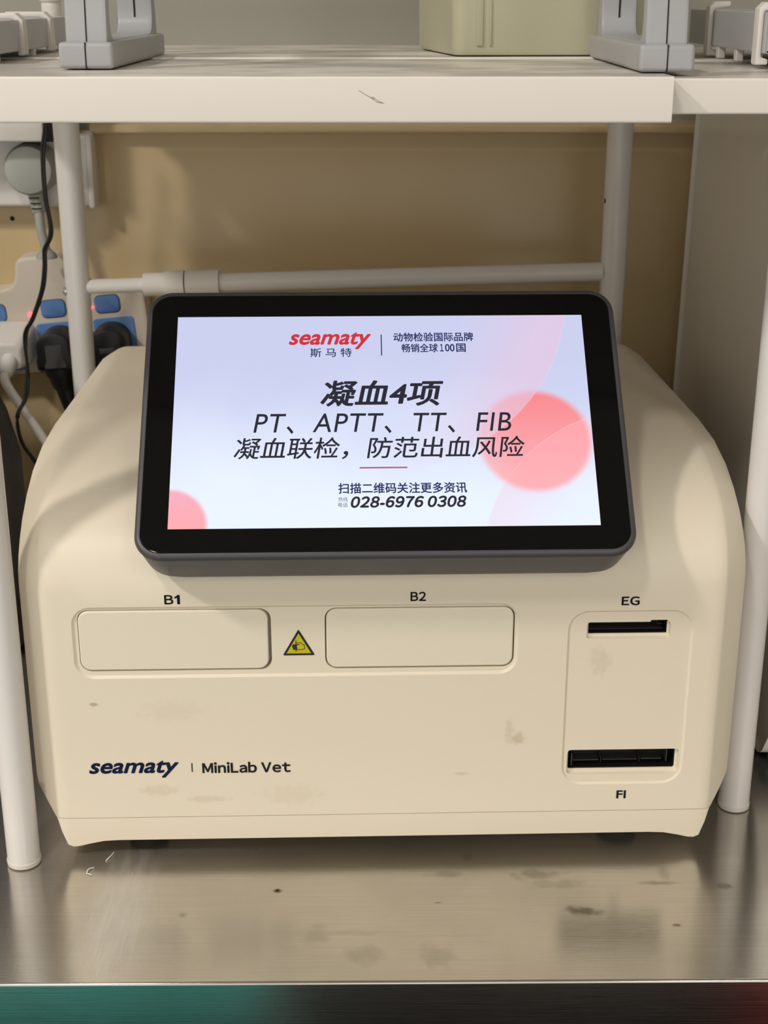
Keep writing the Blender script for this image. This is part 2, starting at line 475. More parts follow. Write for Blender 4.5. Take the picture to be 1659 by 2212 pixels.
# ------------------------------------------------------------------ the room
def struct(name, bm, m, **k): return tag(obj(name, bm, m, None, **k), kind='structure')
RX0, RX1, RY0, RY1, FZ, CZ = -3.0, 2.2, -2.6, 1.16, -0.86, 1.86
struct('floor', box(RX0, RX1, RY0, RY1 + .1, FZ - .05, FZ), M['floor'])
struct('ceiling', box(RX0, RX1, RY0, RY1 + .1, CZ, CZ + .05), M['ceil'])
struct('wall_back', box(RX0, RX1, RY1, RY1 + .1, FZ, CZ), M['paint'])
struct('wall_left', box(RX0 - .1, RX0, RY0, RY1 + .1, FZ, CZ), M['roomw'])
struct('wall_right', box(RX1, RX1 + .1, RY0, RY1 + .1, FZ, CZ), M['roomw'])
tr = struct('trim_1', box(RX0, RX1, 1.152, 1.16, 0.0, 0.364, bev=.001), M['tile'])          # beige gloss splash panel
obj('screw_hole', add_lathe(bmesh.new(), [(.0018, -.0003), (.0022, .0002)], (-.2985, 1.1520, .2955), 'y', 9), M['groove'], tr, 0)
bm = bmesh.new()
loft(bm, [[(x, y, z) for y, z in rpoly([(1.16, .3625), (1.140, .3625), (1.140, .3695), (1.16, .3715)], [0, .002, .003, 0])] for x in (-0.229, RX1)])
struct('trim_2', bm, M['tile'])                                                        # ledge capping the panel

# ------------------------------------------------------------------ steel counter
ct = thing('steel_counter', 'brushed stainless steel counter under the analyzer, smudged, with a folded front edge', 'counter', (0, .587, 0), R(0.5))
prof = rpoly([(0, 0), (.552, 0), (.552, -.04), (.550, -.04), (.550, -.002), (.002, -.002), (.002, -.058), (.012, -.058), (.012, -.06), (0, -.06)], [.0016] + [0] * 9, 5)
bm = bmesh.new(); loft(bm, [[(x, y, z) for y, z in prof] for x in (-1.1, 1.1)])
obj('worktop', bm, M['steel'], ct, wn=True)
for x in (-1.05, 1.05):
    for y in (.06, .52):
        obj('leg', add_lathe(bmesh.new(), [(.019, FZ), (.019, -.002)], (x, y, 0)), M['steel'], ct)

# ------------------------------------------------------------------ the analyzer
an = thing('analyzer', 'cream benchtop blood analyzer with tilted touch screen, centred on the steel counter', 'analyzer', (0.0007, 0.700, 0), R(1.6))
PROF = [(0, .02), (0, .045), (0, .09), (0, .165), (.0025, .177), (.008, .188), (.017, .198), (.030, .2065), (.048, .2135), (.070, .2185), (.100, .2215), (.140, .223), (.318, .223), (.332, .2205), (.3385, .212), (.3405, .198), (.3405, .02)]
def side_loop(x, d, zb):
    """side outline at width x, drawn in by d (less so on the top), bottom edge at zb"""
    P = [Vector((y, z)) for y, z in PROF]; out = []
    for i, p in enumerate(P):
        a = P[max(i - 1, 0)]; c = P[min(i + 1, len(P) - 1)]
        t = (c - a).normalized(); n = Vector((t.y, -t.x))
        f = 1.0 if p.x < .02 else max(.38, 1.0 - (p.x - .02) * 9)
        if p.x > .31: f = .7
        q = p + n * d * f
        out.append(q)
    out[0].y = zb; out[-1].y = zb
    if out[1].y < zb + .002: out[1].y = zb + .002
    return [(x, q.x, q.y) for q in out]
half = [(.1985, .0165, .0490), (.1982, .0150, .0475), (.1970, .0120, .0430), (.1915, .0068, .0345), (.1855, .0016, .0255), (.1835, .0006, .0180), (.1805, .0001, .0095), (.1775, 0, .0082), (.174, 0, .0085), (.168, 0, .0100), (.160, 0, .0116), (.152, 0, .0120)]
stations = [(-a, b, c) for a, b, c in half] + [(0, 0, .012)] + [(a, b, c) for a, b, c in reversed(half)]
def shell():
    bm = bmesh.new(); loft(bm, [side_loop(*s) for s in stations])
    bmesh.ops.recalc_face_normals(bm, faces=bm.faces)
    me = bpy.data.meshes.new('shell'); bm.to_mesh(me); bm.free(); return me
def recess(cx, cz, w, h, r, depth, draft):
    """rounded-rectangle cutter with sloping walls"""
    bm = bmesh.new()
    loft(bm, [[(x, y, z) for x, z in rrect(cx, cz, w + 2 * g, h + 2 * g, r + g, 8)] for y, g in ((-.002, draft + .002 * draft / depth), (depth, 0))])
    return bm
def cutter(pts, depth, draft, y0=0.0):
    bm = bmesh.new(); loft(bm, [[(x, y, z) for x, z in shrink(pts, -g)] for y, g in ((y0 - .002, draft * 1.6), (y0, draft * 1.1), (y0 + .0022, 0.0), (depth, 0.0))])
    return bm
DX = -0.0022
SEAM = .0268
EGP = rpoly([(.1130 + DX, .1362), (.1562 + DX, .1362), (.1562 + DX, .1450), (.1466 + DX, .1450), (.1466 + DX, .1430), (.1130 + DX, .1430)], .0005, 3)
FIP = rrect(.1357 + DX, .0586, .0606, .0124, .0012, 3)
cuts = [box(-.3, .3, -.1, .5, -.05, SEAM), recess(-.0459 + DX, .1352, .2384, .0396, .0090, .0012, .0014),
        recess(.1358 + DX, .0975, .0662, .1050, .0105, .0009, .0012)]
pockets = [(-.1115 + DX, .1363, .1040, .0362, .0062), (.0210 + DX, .1362, .1030, .0362, .0062)]
for p in pockets:
    bm = bmesh.new(); loft(bm, [[(x, y, z) for x, z in rrect(*p, 8)] for y in (-.004, .008)]); cuts.append(bm)
for pts, rc in ((EGP, (.1349 + DX, .1390, .0446, .0086, .0011)), (FIP, (.1362 + DX, .0578, .0620, .0142, .0016))):
    cuts.append(recess(*rc, .0032, .0009))
    bm = bmesh.new(); loft(bm, [[(x, y, z) for x, z in pts] for y in (-.004, .016)]); cuts.append(bm)
me = boolean(shell(), cuts, ['DIFFERENCE'] * len(cuts))
def seal(me, name, m, parent):
    o = link(name, me, m, parent, 28); me.materials.clear(); me.materials.append(m)
    md = o.modifiers.new('normals', 'WEIGHTED_NORMAL'); md.keep_sharp = True
    return o
seal(me, 'body_shell', M['cream'], an)
me = boolean(shell(), [box(-.3, .3, -.1, .5, SEAM - .00035, .4)], ['DIFFERENCE'])
seal(me, 'base_tray', M['cream'], an)
obj('seam_gasket', box(-.170, .170, .004, .330, SEAM - .004, SEAM + .004), M['groove'], an)
# bay doors
def bay_door(cx, cz, w, h, r, y):
    bm = bmesh.new()
    loft(bm, [[(x, yy, z) for x, z in rrect(cx, cz, w - 2 * g, h - 2 * g, r - g, 8)] for yy, g in ((y, .0009), (y + .00025, .00035), (y + .0008, 0), (y + .006, 0))])
    return obj('bay_door', bm, M['door'], an, wn=True)
bay_door(-.1121 + DX, .1364, .1020, .0351, .0058, .0002)
bay_door(.0210 + DX, .1363, .1016, .0350, .0058, .0004)
# slots
def slot(pts, name, ribs):
    bm = bmesh.new(); inner = shrink(pts, .0004)
    loft(bm, [[(x, y, z) for x, z in lp] for lp, y in ((shrink(pts, -.0001), .0155), (pts, .0038), (inner, .0038), (inner, .0145))], cap0=False, cap1=True)
    o = obj(name, bm, M['slot'], an, 30)
    for (x0, x1, z0, z1, y) in ribs:
        obj('slot_rib', box(x0 + DX, x1 + DX, y, .0145, z0, z1, bev=.0002, seg=1), M['slotedge'], o)
    return o
slot(EGP, 'card_slot', [(.1135, .1555, .1364, .1370, .008), (.1515, .1518, .1400, .1420, .007), (.1515, .1545, .1398, .1401, .007)])
slot(FIP, 'card_slot', [(.1075, .1083, .0530, .0610, .005), (.1618, .1624, .0545, .0625, .006), (.1090, .1240, .0545, .0552, .008), (.1260, .1460, .0547, .0553, .008), (.1480, .1600, .0549, .0556, .008), (.1248, .1252, .0540, .0575, .007), (.1468, .1472, .0540, .0575, .007)])
# feet
for x in (-.140, .140):
    for y in (.034, .300):
        obj('rubber_foot', add_lathe(bmesh.new(), [(.0085, 0), (.0105, .001), (.0115, .005), (.0115, .0135)], (x, y, 0)), M['rubber'], an)
# printed lettering
text('bay_lettering', [('~B', 0, .58, 0, 1), ('~1', .66, 1, 0, 1, .012)], .0083, .0054, -.1118 + DX, .1606, M['ink'], an, .026)
text('bay_lettering', '~B2', .0083, .0054, .0199 + DX, .1609, M['ink'], an, .026)
text('slot_lettering', '~EG', .0098, .0052, .1347 + DX, .1569, M['ink'], an, .028)
text('slot_lettering', 'FI', .0054, .0052, .1363 + DX, .0371, M['ink'], an, .022)
lg = text('brand_lettering', 'seamaty', .0502, .0109, -.1382 + DX, .0577, M['navyink'], an, .026, .30)
obj('divider_line', box(-.1062 + DX, -.1055 + DX, -.00015, .0002, .0556, .0611), M['greyink'], an, 0)
text('model_lettering', '~MiniLab Vet', .0494, .0070, -.0755 + DX, .0581, M['greyink'], an, .034)
# warning sticker
def flat(bm, pts, y): bm.faces.new([bm.verts.new((x, y, z)) for x, z in pts])
tx, tz, tw, th = -.0448 + DX, .1341, .0175, .0155
tri = [(tx - tw / 2, tz - th / 2), (tx + tw / 2, tz - th / 2), (tx, tz + th / 2)]
bm = bmesh.new(); prism_xz(bm, rpoly(tri, .0006, 3), .00095, .0013)
st = tag(obj('warning_sticker', bm, M['ink'], an, 0), 'yellow warning triangle with black border')
bm = bmesh.new(); flat(bm, shrink(tri, .0012), .00088)
obj('yellow_field', bm, M['yellow'], st, 0)
def stroke(bm, pts, wd, y):
    for (x0, z0), (x1, z1) in zip(pts, pts[1:]):
        d = Vector((x1 - x0, z1 - z0)).normalized() * wd / 2; n = Vector((-d.y, d.x))
        flat(bm, [(x0 - d.x + n.x, z0 - d.y + n.y), (x1 + d.x + n.x, z1 + d.y + n.y), (x1 + d.x - n.x, z1 + d.y - n.y), (x0 - d.x - n.x, z0 - d.y - n.y)], y)
bm = bmesh.new(); U = .0175 / 1030
def pg(px, py): return (tx + (px - 835) * U, tz + (590 - py) * U * 1.08)
Y = .00082
flat(bm, [pg(*p) for p in ((640, 655), (770, 650), (790, 830), (660, 830), (645, 770), (620, 725))], Y)
stroke(bm, [pg(740, 605), pg(905, 603), pg(975, 668), pg(1018, 672), pg(1018, 800), pg(940, 822), pg(780, 825)], .00036, Y)
stroke(bm, [pg(770, 665), pg(835, 663)], .0006, Y)
for x in (735, 772):
    stroke(bm, [pg(x, 525), pg(x, 650)], .00026, Y); stroke(bm, [pg(x, 830), pg(x, 885)], .00026, Y)
obj('hand_pictogram', bm, M['ink'], st, 0)

# touch screen
TILT = R(44.65)
SW, SH, SR = .2578, .1616, .0140
bm = bmesh.new()
def slp(g, z, r=SR, dy=0): return [(x, y, z) for x, y in rrect(.0007, .0004 + dy, SW - 2 * g, SH - 2 * g, r - g, 10)]
loft(bm, [slp(.0034, -.0004), slp(.0030, .0003), slp(.0018, .0003), slp(.0007, -.0004), slp(.0002, -.0016), slp(0, -.0026)], cap0=True, cap1=True)
loft(bm, [slp(.0009, -.0026), slp(.0009, -.0034)], cap0=False, cap1=False)
loft(bm, [slp(.0003, -.0032, .0150), slp(.0006, -.012, .0165), slp(.0016, -.0262, .0185), slp(.006, -.038, .022)], cap0=True, cap1=True)
sc = obj('touch_screen', bm, M['housing'], an, 40, (-.0007, .0264, .2527), (TILT, 0, 0), wn=True)
tag(sc, 'graphite tablet housing tilted back on the front of the cream body')
bm = bmesh.new(); loft(bm, [slp(.0034, -.0010), slp(.0034, .00015), slp(.0040, .0003)])
obj('cover_glass', bm, M['glass'], sc, 25, wn=True)
bm = bmesh.new(); bm.faces.new([bm.verts.new(p) for p in ((-.1110, -.0640, .00042), (.1110, -.0640, .00042), (.1110, .0640, .00042), (-.1110, .0640, .00042))])
tag(obj('display', bm, M['display'], sc, 0), 'lit lavender display with coral discs')
def st_(name, s, w, h, cx, cy, m='scrtext', bold=0, shear=0, sp=1.0): return text(name, s, w, h, cx, cy, M[m], sc, bold, shear, False, .00060, sp)
st_('logo_text', 'seamaty', .0449, .0110, -.0278, .0481, 'scrred', .026, .30)
st_('logo_text', '斯 马 特', .0226, .0057, -.0273, .0406, 'scrnavy', .010)
bm = bmesh.new(); add_box(bm, -.0001, .0005, .0386, .0519, .0004, .0006)
obj('divider_line', bm, M['scrnavy'], sc, 0)
st_('slogan_text', '动物检验国际品牌', .0436, .0058, .0287, .0502, 'scrnavy', .020)
st_('slogan_text', [('畅销全球', 0, .565, 0, 1), ('１', .595, .655, .08, .93), ('00', .675, .825, .08, .93), ('国', .85, 1, 0, .98)], .0349, .0056, .0287, .0432, 'scrnavy', .020)
st_('headline_text', '凝血4项', .0663, .0160, 0, .0150, 'scrtext', .023, .18)
st_('panel_text', 'PT、APTT、TT、FIB', .1366, .0122, -.0001, -.0033, 'scrtext', .002, .18, 1.08)
st_('panel_text', '凝血联检，防范出血风险', .1532, .0130, -.0019, -.0181, 'scrtext', .008, .15)
bm = bmesh.new(); add_box(bm, -.0126, .0124, -.03015, -.0294, .0004, .0006)
obj('underline', bm, M['scrline'], sc, 0)
st_('hotline_text', '扫描二维码关注更多资讯', .0669, .0063, .0096, -.0417, 'scrnavy', .020)
st_('hotline_text', '热线', .0048, .0026, -.0214, -.0480, 'scrnavy')
st_('hotline_text', '电话', .0048, .0026, -.0215, -.0512, 'scrnavy')
st_('hotline_text', '~028-6976 0308', .0599, .0066, .0125, -.0497, 'scrtext', .040, .22)

# ------------------------------------------------------------------ rack standing over the analyzer
rk = thing('storage_rack', 'white metal extending shelf rack on tube legs straddling the analyzer', 'shelf', (0, 0, 0))
def channel(x0, x1, y0, y1, zt, zb, name, lip=True, front_r=.0012):
    """pressed sheet shelf: flat top with a folded lip front and back"""
    t = .0012
    p = [(y0, zt), (y1, zt), (y1, zt - .006), (y1 - t, zt - .006), (y1 - t, zt - t), (y0 + t, zt - t), (y0 + t, zb + t), (y0 + .010, zb + t), (y0 + .010, zb), (y0, zb)]
    p = rpoly(p, [front_r, front_r, 0, 0, 0, 0, 0, 0, 0, front_r], 4)
    bm = bmesh.new(); loft(bm, [[(x, y, z) for y, z in p] for x in (x0, x0 + .0004, x1 - .0004, x1)])
    return obj(name, bm, M['shelf'], rk, 30)
sp = channel(-.245, .1322, .675, .8625, .4293, .4087, 'shelf_panel')
channel(-.245, .1322, .8640, 1.078, .4303, .4200, 'shelf_panel')
channel(.100, .330, .6880, .8600, .4279, .4116, 'extension_panel')
channel(.100, .330, .8665, 1.076, .4289, .4200, 'extension_panel')
# scratch on the front lip
bm = bmesh.new()
for pts in (((-.0114, .4243), (-.0080, .4222), (-.0045, .4206)), ((-.0052, .4215), (-.0025, .4196), (.0000, .4186)), ((-.0060, .4211), (-.0030, .4191), (-.0006, .4188))):
    stroke(bm, [(x, z - .0012) for x, z in pts], .00022, .67492)
obj('scratch', bm, M['scratch'], sp, 0)
def leg(x, y, top, r0, r1, name='leg'):
    bm = add_lathe(bmesh.new(), [(r0, .0035), (r0, .06), (r1, .30), (r1, top)], (x, y, 0), n=32)
    o = obj(name, bm, M['tube'], rk, 50)
    obj('foot_cap', add_lathe(bmesh.new(), [(r0 * .8, 0), (r0 + .0002, .0008), (r0 + .0004, .0034), (r0 - .0004, .0040)], (x, y, 0), n=32), M['cap'], o, 40)
    return o
leg(-.2048, .6920, .428, .0092, .0092)
leg(.2128, .7520, .427, .0092, .0092)
lb = leg(-.2300, 1.060, .4245, .0082, .0094)
rb = leg(.1712, 1.060, .4240, .0084, .0094)
obj('hole', add_lathe(bmesh.new(), [(.0018, -.0003), (.0018, .0003)], (.1622, 1.0577, .3222), 'x', 14), M['groove'], rb, 0)
obj('bolt', add_lathe(bmesh.new(), [(.0001, -.0022), (.0022, -.0018), (.0036, 0), (.0036, .001)], (-.2388, 1.058, .2555), 'x', 16), M['chrome'], lb)
def bar_pts(xa, xb):
    f = lambda x: .2585 + (x + .2222) * (.0112 / .385)
    return [(xa, 1.060, f(xa)), (xb, 1.060, f(xb))]
cb = obj('crossbar', add_tube(bmesh.new(), bar_pts(-.124, .163), .0070, 24), M['tube'], rk, 50)
obj('inner_bar', add_tube(bmesh.new(), bar_pts(-.2225, -.17), .0055, 24), M['tube'], cb, 50)
bm = bmesh.new(); add_tube(bm, bar_pts(-.180, -.1625), .0088, 24); add_tube(bm, bar_pts(-.164, -.1495), .0100, 24)
obj('collar', bm, M['wplastic'], cb, 50)
obj('collar', add_tube(bmesh.new(), bar_pts(-.1485, -.1235), .0098, 24), M['wplastic'], cb, 50)

# ------------------------------------------------------------------ things on the shelf
ZS = .4293
def grey_stand(x, y0, y1, w, label, flip, z0, name='device_stand'):
    t = thing(name, label, 'stand', (x, y0, z0))
    L = y1 - y0
    obj('foot', box(-w / 2, w / 2, 0, L, .0006, .0132, bev=.0022, seg=4), M['grey'], t, 40, wn=True)
    uw = w * .78
    outer = [(.0045, .010), (L - .009, .010), (L - .020, .095), (L - .045, .125), (.035, .125), (.012, .10)]
    outer = rpoly(outer, [0, 0, .02, .02, .02, .02], 6)
    inner = rpoly([(.013, .0140), (L - .021, .0140), (L - .030, .082), (L - .050, .102), (.045, .102), (.020, .085)], [.013, .013, .02, .02, .02, .02], 6)
    def ring(poly, n=72):
        P = [Vector(p) for p in poly]; c = Vector((L / 2, .06)); out = []
        for k in range(n):
            a = 2 * PI * k / n; d = Vector((math.cos(a), math.sin(a))); best = None
            for i in range(len(P)):
                p, q = P[i - 1], P[i]; e = q - p
                den = d.x * e.y - d.y * e.x
                if abs(den) < 1e-12: continue
                tt = ((p.x - c.x) * e.y - (p.y - c.y) * e.x) / den; uu = ((p.x - c.x) * d.y - (p.y - c.y) * d.x) / den
                if tt > 0 and -1e-6 <= uu <= 1 + 1e-6: best = tt if best is None else max(best, tt)
            out.append(c + d * best)
        return out
    A, B = ring(outer, 144), ring(inner, 144)
    bm = bmesh.new(); b = .0022
    def pull(P, Q, d): return [p + (q - p).normalized() * d for p, q in zip(P, Q)]
    A2, B2 = pull(A, B, b), pull(B, A, b)
    seq = [(A, -uw / 2 + b), (A, uw / 2 - b), (pull(A, B, b * .3), uw / 2 - b * .3), (A2, uw / 2), (B2, uw / 2), (pull(B, A, b * .3), uw / 2 - b * .3), (B, uw / 2 - b), (B, -uw / 2 + b), (pull(B, A, b * .3), -uw / 2 + b * .3), (B2, -uw / 2), (A2, -uw / 2), (pull(A, B, b * .3), -uw / 2 + b * .3), (A, -uw / 2 + b)]
    loft(bm, [[(xx, p.x, p.y) for p in lp] for lp, xx in seq], False, False)
    bmesh.ops.remove_doubles(bm, verts=bm.verts, dist=1e-6)
    obj('upright', bm, M['grey'], t, 40, wn=True)
    # the dark joint between the two moulded halves
    bm = bmesh.new()
    add_box(bm, -.0003, .0003, -.00025, .004, .0008, .0130)
    P = [p for p in A if p.x < L * .5 and p.y > .011]
    P.sort(key=lambda p: p.y)
    loft(bm, [[(-.0003, p.x - .0003, p.y), (.0003, p.x - .0003, p.y), (.0003, p.x + .002, p.y), (-.0003, p.x + .002, p.y)] for p in P[:60]])
    Q = [p for p in B if p.x > L * .5 and .022 < p.y < .1]
    Q.sort(key=lambda p: p.y)
    loft(bm, [[(-.0005, p.x - .0003, p.y), (.0005, p.x - .0003, p.y), (.0005, p.x + .002, p.y), (-.0005, p.x + .002, p.y)] for p in Q])
    obj('seam', bm, M['groove'], t, 0)
    return t
grey_stand(-.1462, .730, .905, .0270, 'grey plastic device stand with looped upright at the left of the top shelf', 1, ZS)
grey_stand(.1330, .6985, .873, .0262, 'grey plastic device stand with looped upright at the right, over the shelf joint', -1, ZS)

def tray(side, label):
    """low storage tray: frosted panels held by white clips, on little feet"""
    x_in = -.2075 if side < 0 else .1935
    t = thing('storage_tray', label, 'tray', (x_in, .80, ZS))
    o = -1 if side < 0 else 1                    # direction away from the middle of the shelf
    X = lambda a, b: (min(o * a, o * b), max(o * a, o * b))
    ys = (.765 - .80, .955 - .80) if side > 0 else (.790 - .80, 1.0 - .80)
    zp = (.0045, .0215) if side < 0 else (.0065, .0265)
    x0, x1 = X(.0012, .0024)
    obj('side_panel', box(x0, x1, ys[0], ys[1], *zp, bev=.0004, seg=1), M['panel'], t)
    x0, x1 = X(.0945, .0957)
    obj('side_panel', box(x0, x1, ys[0], ys[1], *zp, bev=.0004, seg=1), M['panel'], t)
    x0, x1 = X(.0024, .0945)
    obj('end_panel', box(x0, x1, ys[0], ys[0] + .0012, *zp, bev=.0004, seg=1), M['panel'], t)
    obj('end_panel', box(x0, x1, ys[1] - .0012, ys[1], *zp, bev=.0004, seg=1), M['panel'], t)
    obj('tray_floor', box(x0, x1, ys[0], ys[1], zp[0], zp[0] + .0012), M['panel'], t)
    for yc in ((.062, .134) if side < 0 else (-.026, .092)):
        zt = .0252 if side < 0 else .0315
        pts = [(-.0012, .002), (.0032, .002), (.0032, zt - .0038), (.0060, zt - .0032), (.0270, zt - .0032), (.0270, zt), (.0030, zt), (-.0012, zt - .004)] if side < 0 else \
              [(-.0016, .0008), (.0050, .0008), (.0050, .0036), (.0012, .0046), (.0012, zt - .0045), (.0110, zt - .0030), (.0110, zt), (.0015, zt), (-.0016, zt - .003)]
        pts = rpoly([(o * a, b) for a, b in pts], .0011, 3)
        bm = bmesh.new(); prism_xz(bm, pts, yc - .0045, yc + .0045, .0008)
        obj('clip', bm, M['wplastic'], t, 40)
    for yc in ((.01, .095, .18) if side < 0 else (-.012, .03, .075)):
        for xc in (.004, .09):
            x0, x1 = X(xc - .0022, xc + .0022)
            obj('foot', box(x0, x1, yc - .003, yc + .003, 0, zp[0] + .001, bev=.0006, seg=1), M['wplastic'], t)
    return t
tray(-1, 'low frosted grey tray with white clips at the left end of the top shelf')
tray(1, 'low frosted grey tray with white clips at the right end of the top shelf')
jr = thing('jar', 'small white jar behind the left tray on the top shelf', 'jar', (-.2275, 1.030, .4303))
obj('jar_body', add_lathe(bmesh.new(), [(.0055, 0), (.0065, .001), (.0066, .029), (.0062, .030)], (0, 0, 0)), M['wplastic'], jr)
obj('cap', add_lathe(bmesh.new(), [(.0072, .0295), (.0076, .0302), (.0076, .042), (.0068, .0435)], (0, 0, 0)), M['cap'], jr)
# translucent tub at the back of the shelf
tb = thing('storage_tub', 'yellowish translucent plastic tub at the back of the top shelf, between the grey stands', 'container', (0, 0, .4303))
bm = bmesh.new()
P = rpoly([(.0405, .868), (.1600, .874), (.1640, .992), (.0225, .985)], [.008, .006, .006, .006], 6)
def tl(g, z): return [(x, y, z) for x, y in shrink(P, g)]
loft(bm, [tl(.003, .0004), tl(.001, .001), tl(0, .004), tl(-.003, .15), tl(-.0065, .15), tl(-.0065, .156), tl(-.001, .156), tl(.002, .004)], cap0=True, cap1=True)
obj('tub_body', bm, M['tub'], tb, 40, wn=True)
bm = bmesh.new()
for (xa, ya, xb, yb) in ((.0535, .8686, .0575, .8688), (.0610, .8690, .0625, .8691)):
    add_box(bm, xa, xb, ya - .0012, ya + .002, .006, .14, bev=.0005, seg=2)
obj('rib', bm, M['tub'], tb, 40)

# ------------------------------------------------------------------ white appliance on the right
ap = thing('appliance', 'large glossy white boxy appliance standing right of the analyzer, cut by the frame', 'appliance', (.234, .752, 0))
P = rpoly([(.0, .060), (.028, .018), (.362, .018), (.368, .04), (.350, .4055), (.020, .4055), (.0, .20)], [.03, .02, .012, .012, .034, .02, .15], 8)
bm = bmesh.new()
loft(bm, [[(x, y, z) for y, z in shrink(P, g)] for x, g in ((0.0035, .006), (.0015, .0025), (0, 0), (.30, 0), (.3015, .0025), (.3035, .006))])
obj('appliance_shell', bm, M['appl'], ap, 40, wn=True)
for x in (.04, .26):
    for y in (.07, .31):
        obj('rubber_foot', add_lathe(bmesh.new(), [(.011, 0), (.012, .002), (.012, .0195)], (x, y, 0)), M['rubber'], ap)
obj('plinth', box(.012, .29, .05, .35, .004, .0185), M['black'], ap)

# ------------------------------------------------------------------ wall gear on the left
wb = thing('socket_trunking', 'white wall socket box under the shelf at the left, behind the rack post', 'socket', (-.30, 1.160, .334))
obj('cover', box(-.16, .0700, -.029, 0, -.0265, .0285, bev=.003, seg=3), M['wplastic'], wb, 40, wn=True)
obj('end_cap', box(.0685, .0735, -.031, 0, -.0275, .0295, bev=.002, seg=2), M['wplastic'], wb, 40)

# round grey plug hanging its cord into the strip
gp = thing('power_plug', 'round grey plug in the white wall socket box, cord running down', 'plug', (-.2715, 1.131, .3386))
bm = add_lathe(bmesh.new(), [(.0195, 0), (.0200, -.004), (.0195, -.020), (.0175, -.025), (.012, -.0268), (.0001, -.0270)], (0, 0, 0), 'y', 36)
obj('plug_head', bm, M['plugg'], gp, 40)
bm = bmesh.new(); pth = smooth_path([(.0005, -.012, -.014), (.0022, -.013, -.022), (.0040, -.016, -.033)], 6)
add_tube(bm, pth, [.0072 - .0022 * i / (len(pth) - 1) for i in range(len(pth))], 16)
s = obj('strain_relief', bm, M['plugg'], gp, 40)
bm = bmesh.new()
for z in (-.0215, -.0255, -.0295): add_box(bm, -.002 + (-z - .0215) * .2, .0055 + (-z - .0215) * .2, -.0215, -.0190, z - .0004, z + .0004)
obj('relief_groove', bm, M['groove'], s, 0)
obj('cord', add_tube(bmesh.new(), smooth_path([(.0038, -.016, -.031), (.0050, -.020, -.045), (.0080, -.022, -.0590), (.0085, -.022, -.066)], 6), .0036, 14), M['plugg'], gp, 50)
obj('collar', add_lathe(bmesh.new(), [(.0040, -.061), (.0068, -.0635), (.0082, -.0660), (.0082, -.0672)], (.0085, -.022, 0)), M['plugg'], gp, 40)

# power strip
ps = thing('power_strip', 'ivory power strip with blue switches and sockets on the wall behind the left rack post', 'power strip', (-.2655, 1.128, .2274), 0)
ps.rotation_euler = (0, R(-5.0), 0)
P = rpoly([(.0745, -.040), (.0745, .0105), (.018, .0165), (.0140, .0430), (-.0250, .0430), (-.0290, .0190), (-.20, .0190), (-.20, -.0520), (.066, -.0520)], [.004, .008, .012, .010, .010, .012, 0, 0, .006], 5)
bm = bmesh.new(); prism_xz(bm, P, 0, .0235, .004)
obj('strip_body', bm, M['stripw'], ps, 40, wn=True)
for k, xc in enumerate((-.0485, 0, .0437)):
    bm = bmesh.new(); loft(bm, [[(x, y, z) for x, z in rrect(xc, 0, .0205 - g, .0150 - g, .0045)] for y, g in ((.002, .0), (-.0002, 0))])
    so = obj('switch', bm, M['groove'], ps, 40)
    bm = bmesh.new(); loft(bm, [[(x, y, z) for x, z in rrect(xc + dx, dz, .0196 - g, .0138 - g, .0043)] for y, g, dx, dz in ((.001, .0, 0, 0), (-.0006, 0, 0, 0), (-.0014, .0014, 0, .0004))])
    obj('rocker', bm, M['blue'], so, 40)
for k, xc in enumerate((-.045, 0, .0465)):
    bm = bmesh.new(); loft(bm, [[(x, y, z) for x, z in rrect(xc, -.0295, .0330 - g, .0365 - g, .003)] for y, g in ((.001, 0), (-.0004, 0), (-.0007, .0006))])
    obj('socket_face', bm, M['blue'], ps, 40)
bm = bmesh.new(); bmesh.ops.create_uvsphere(bm, u_segments=14, v_segments=8, radius=.0017)
obj('indicator_light', bm, M['led'], ps, 60, (-.0192, -.0002, -.0032))
bm = bmesh.new(); bmesh.ops.create_uvsphere(bm, u_segments=14, v_segments=8, radius=.0012)
obj('indicator_light', bm, M['led'], ps, 60, (.0310, -.0002, -.0020))

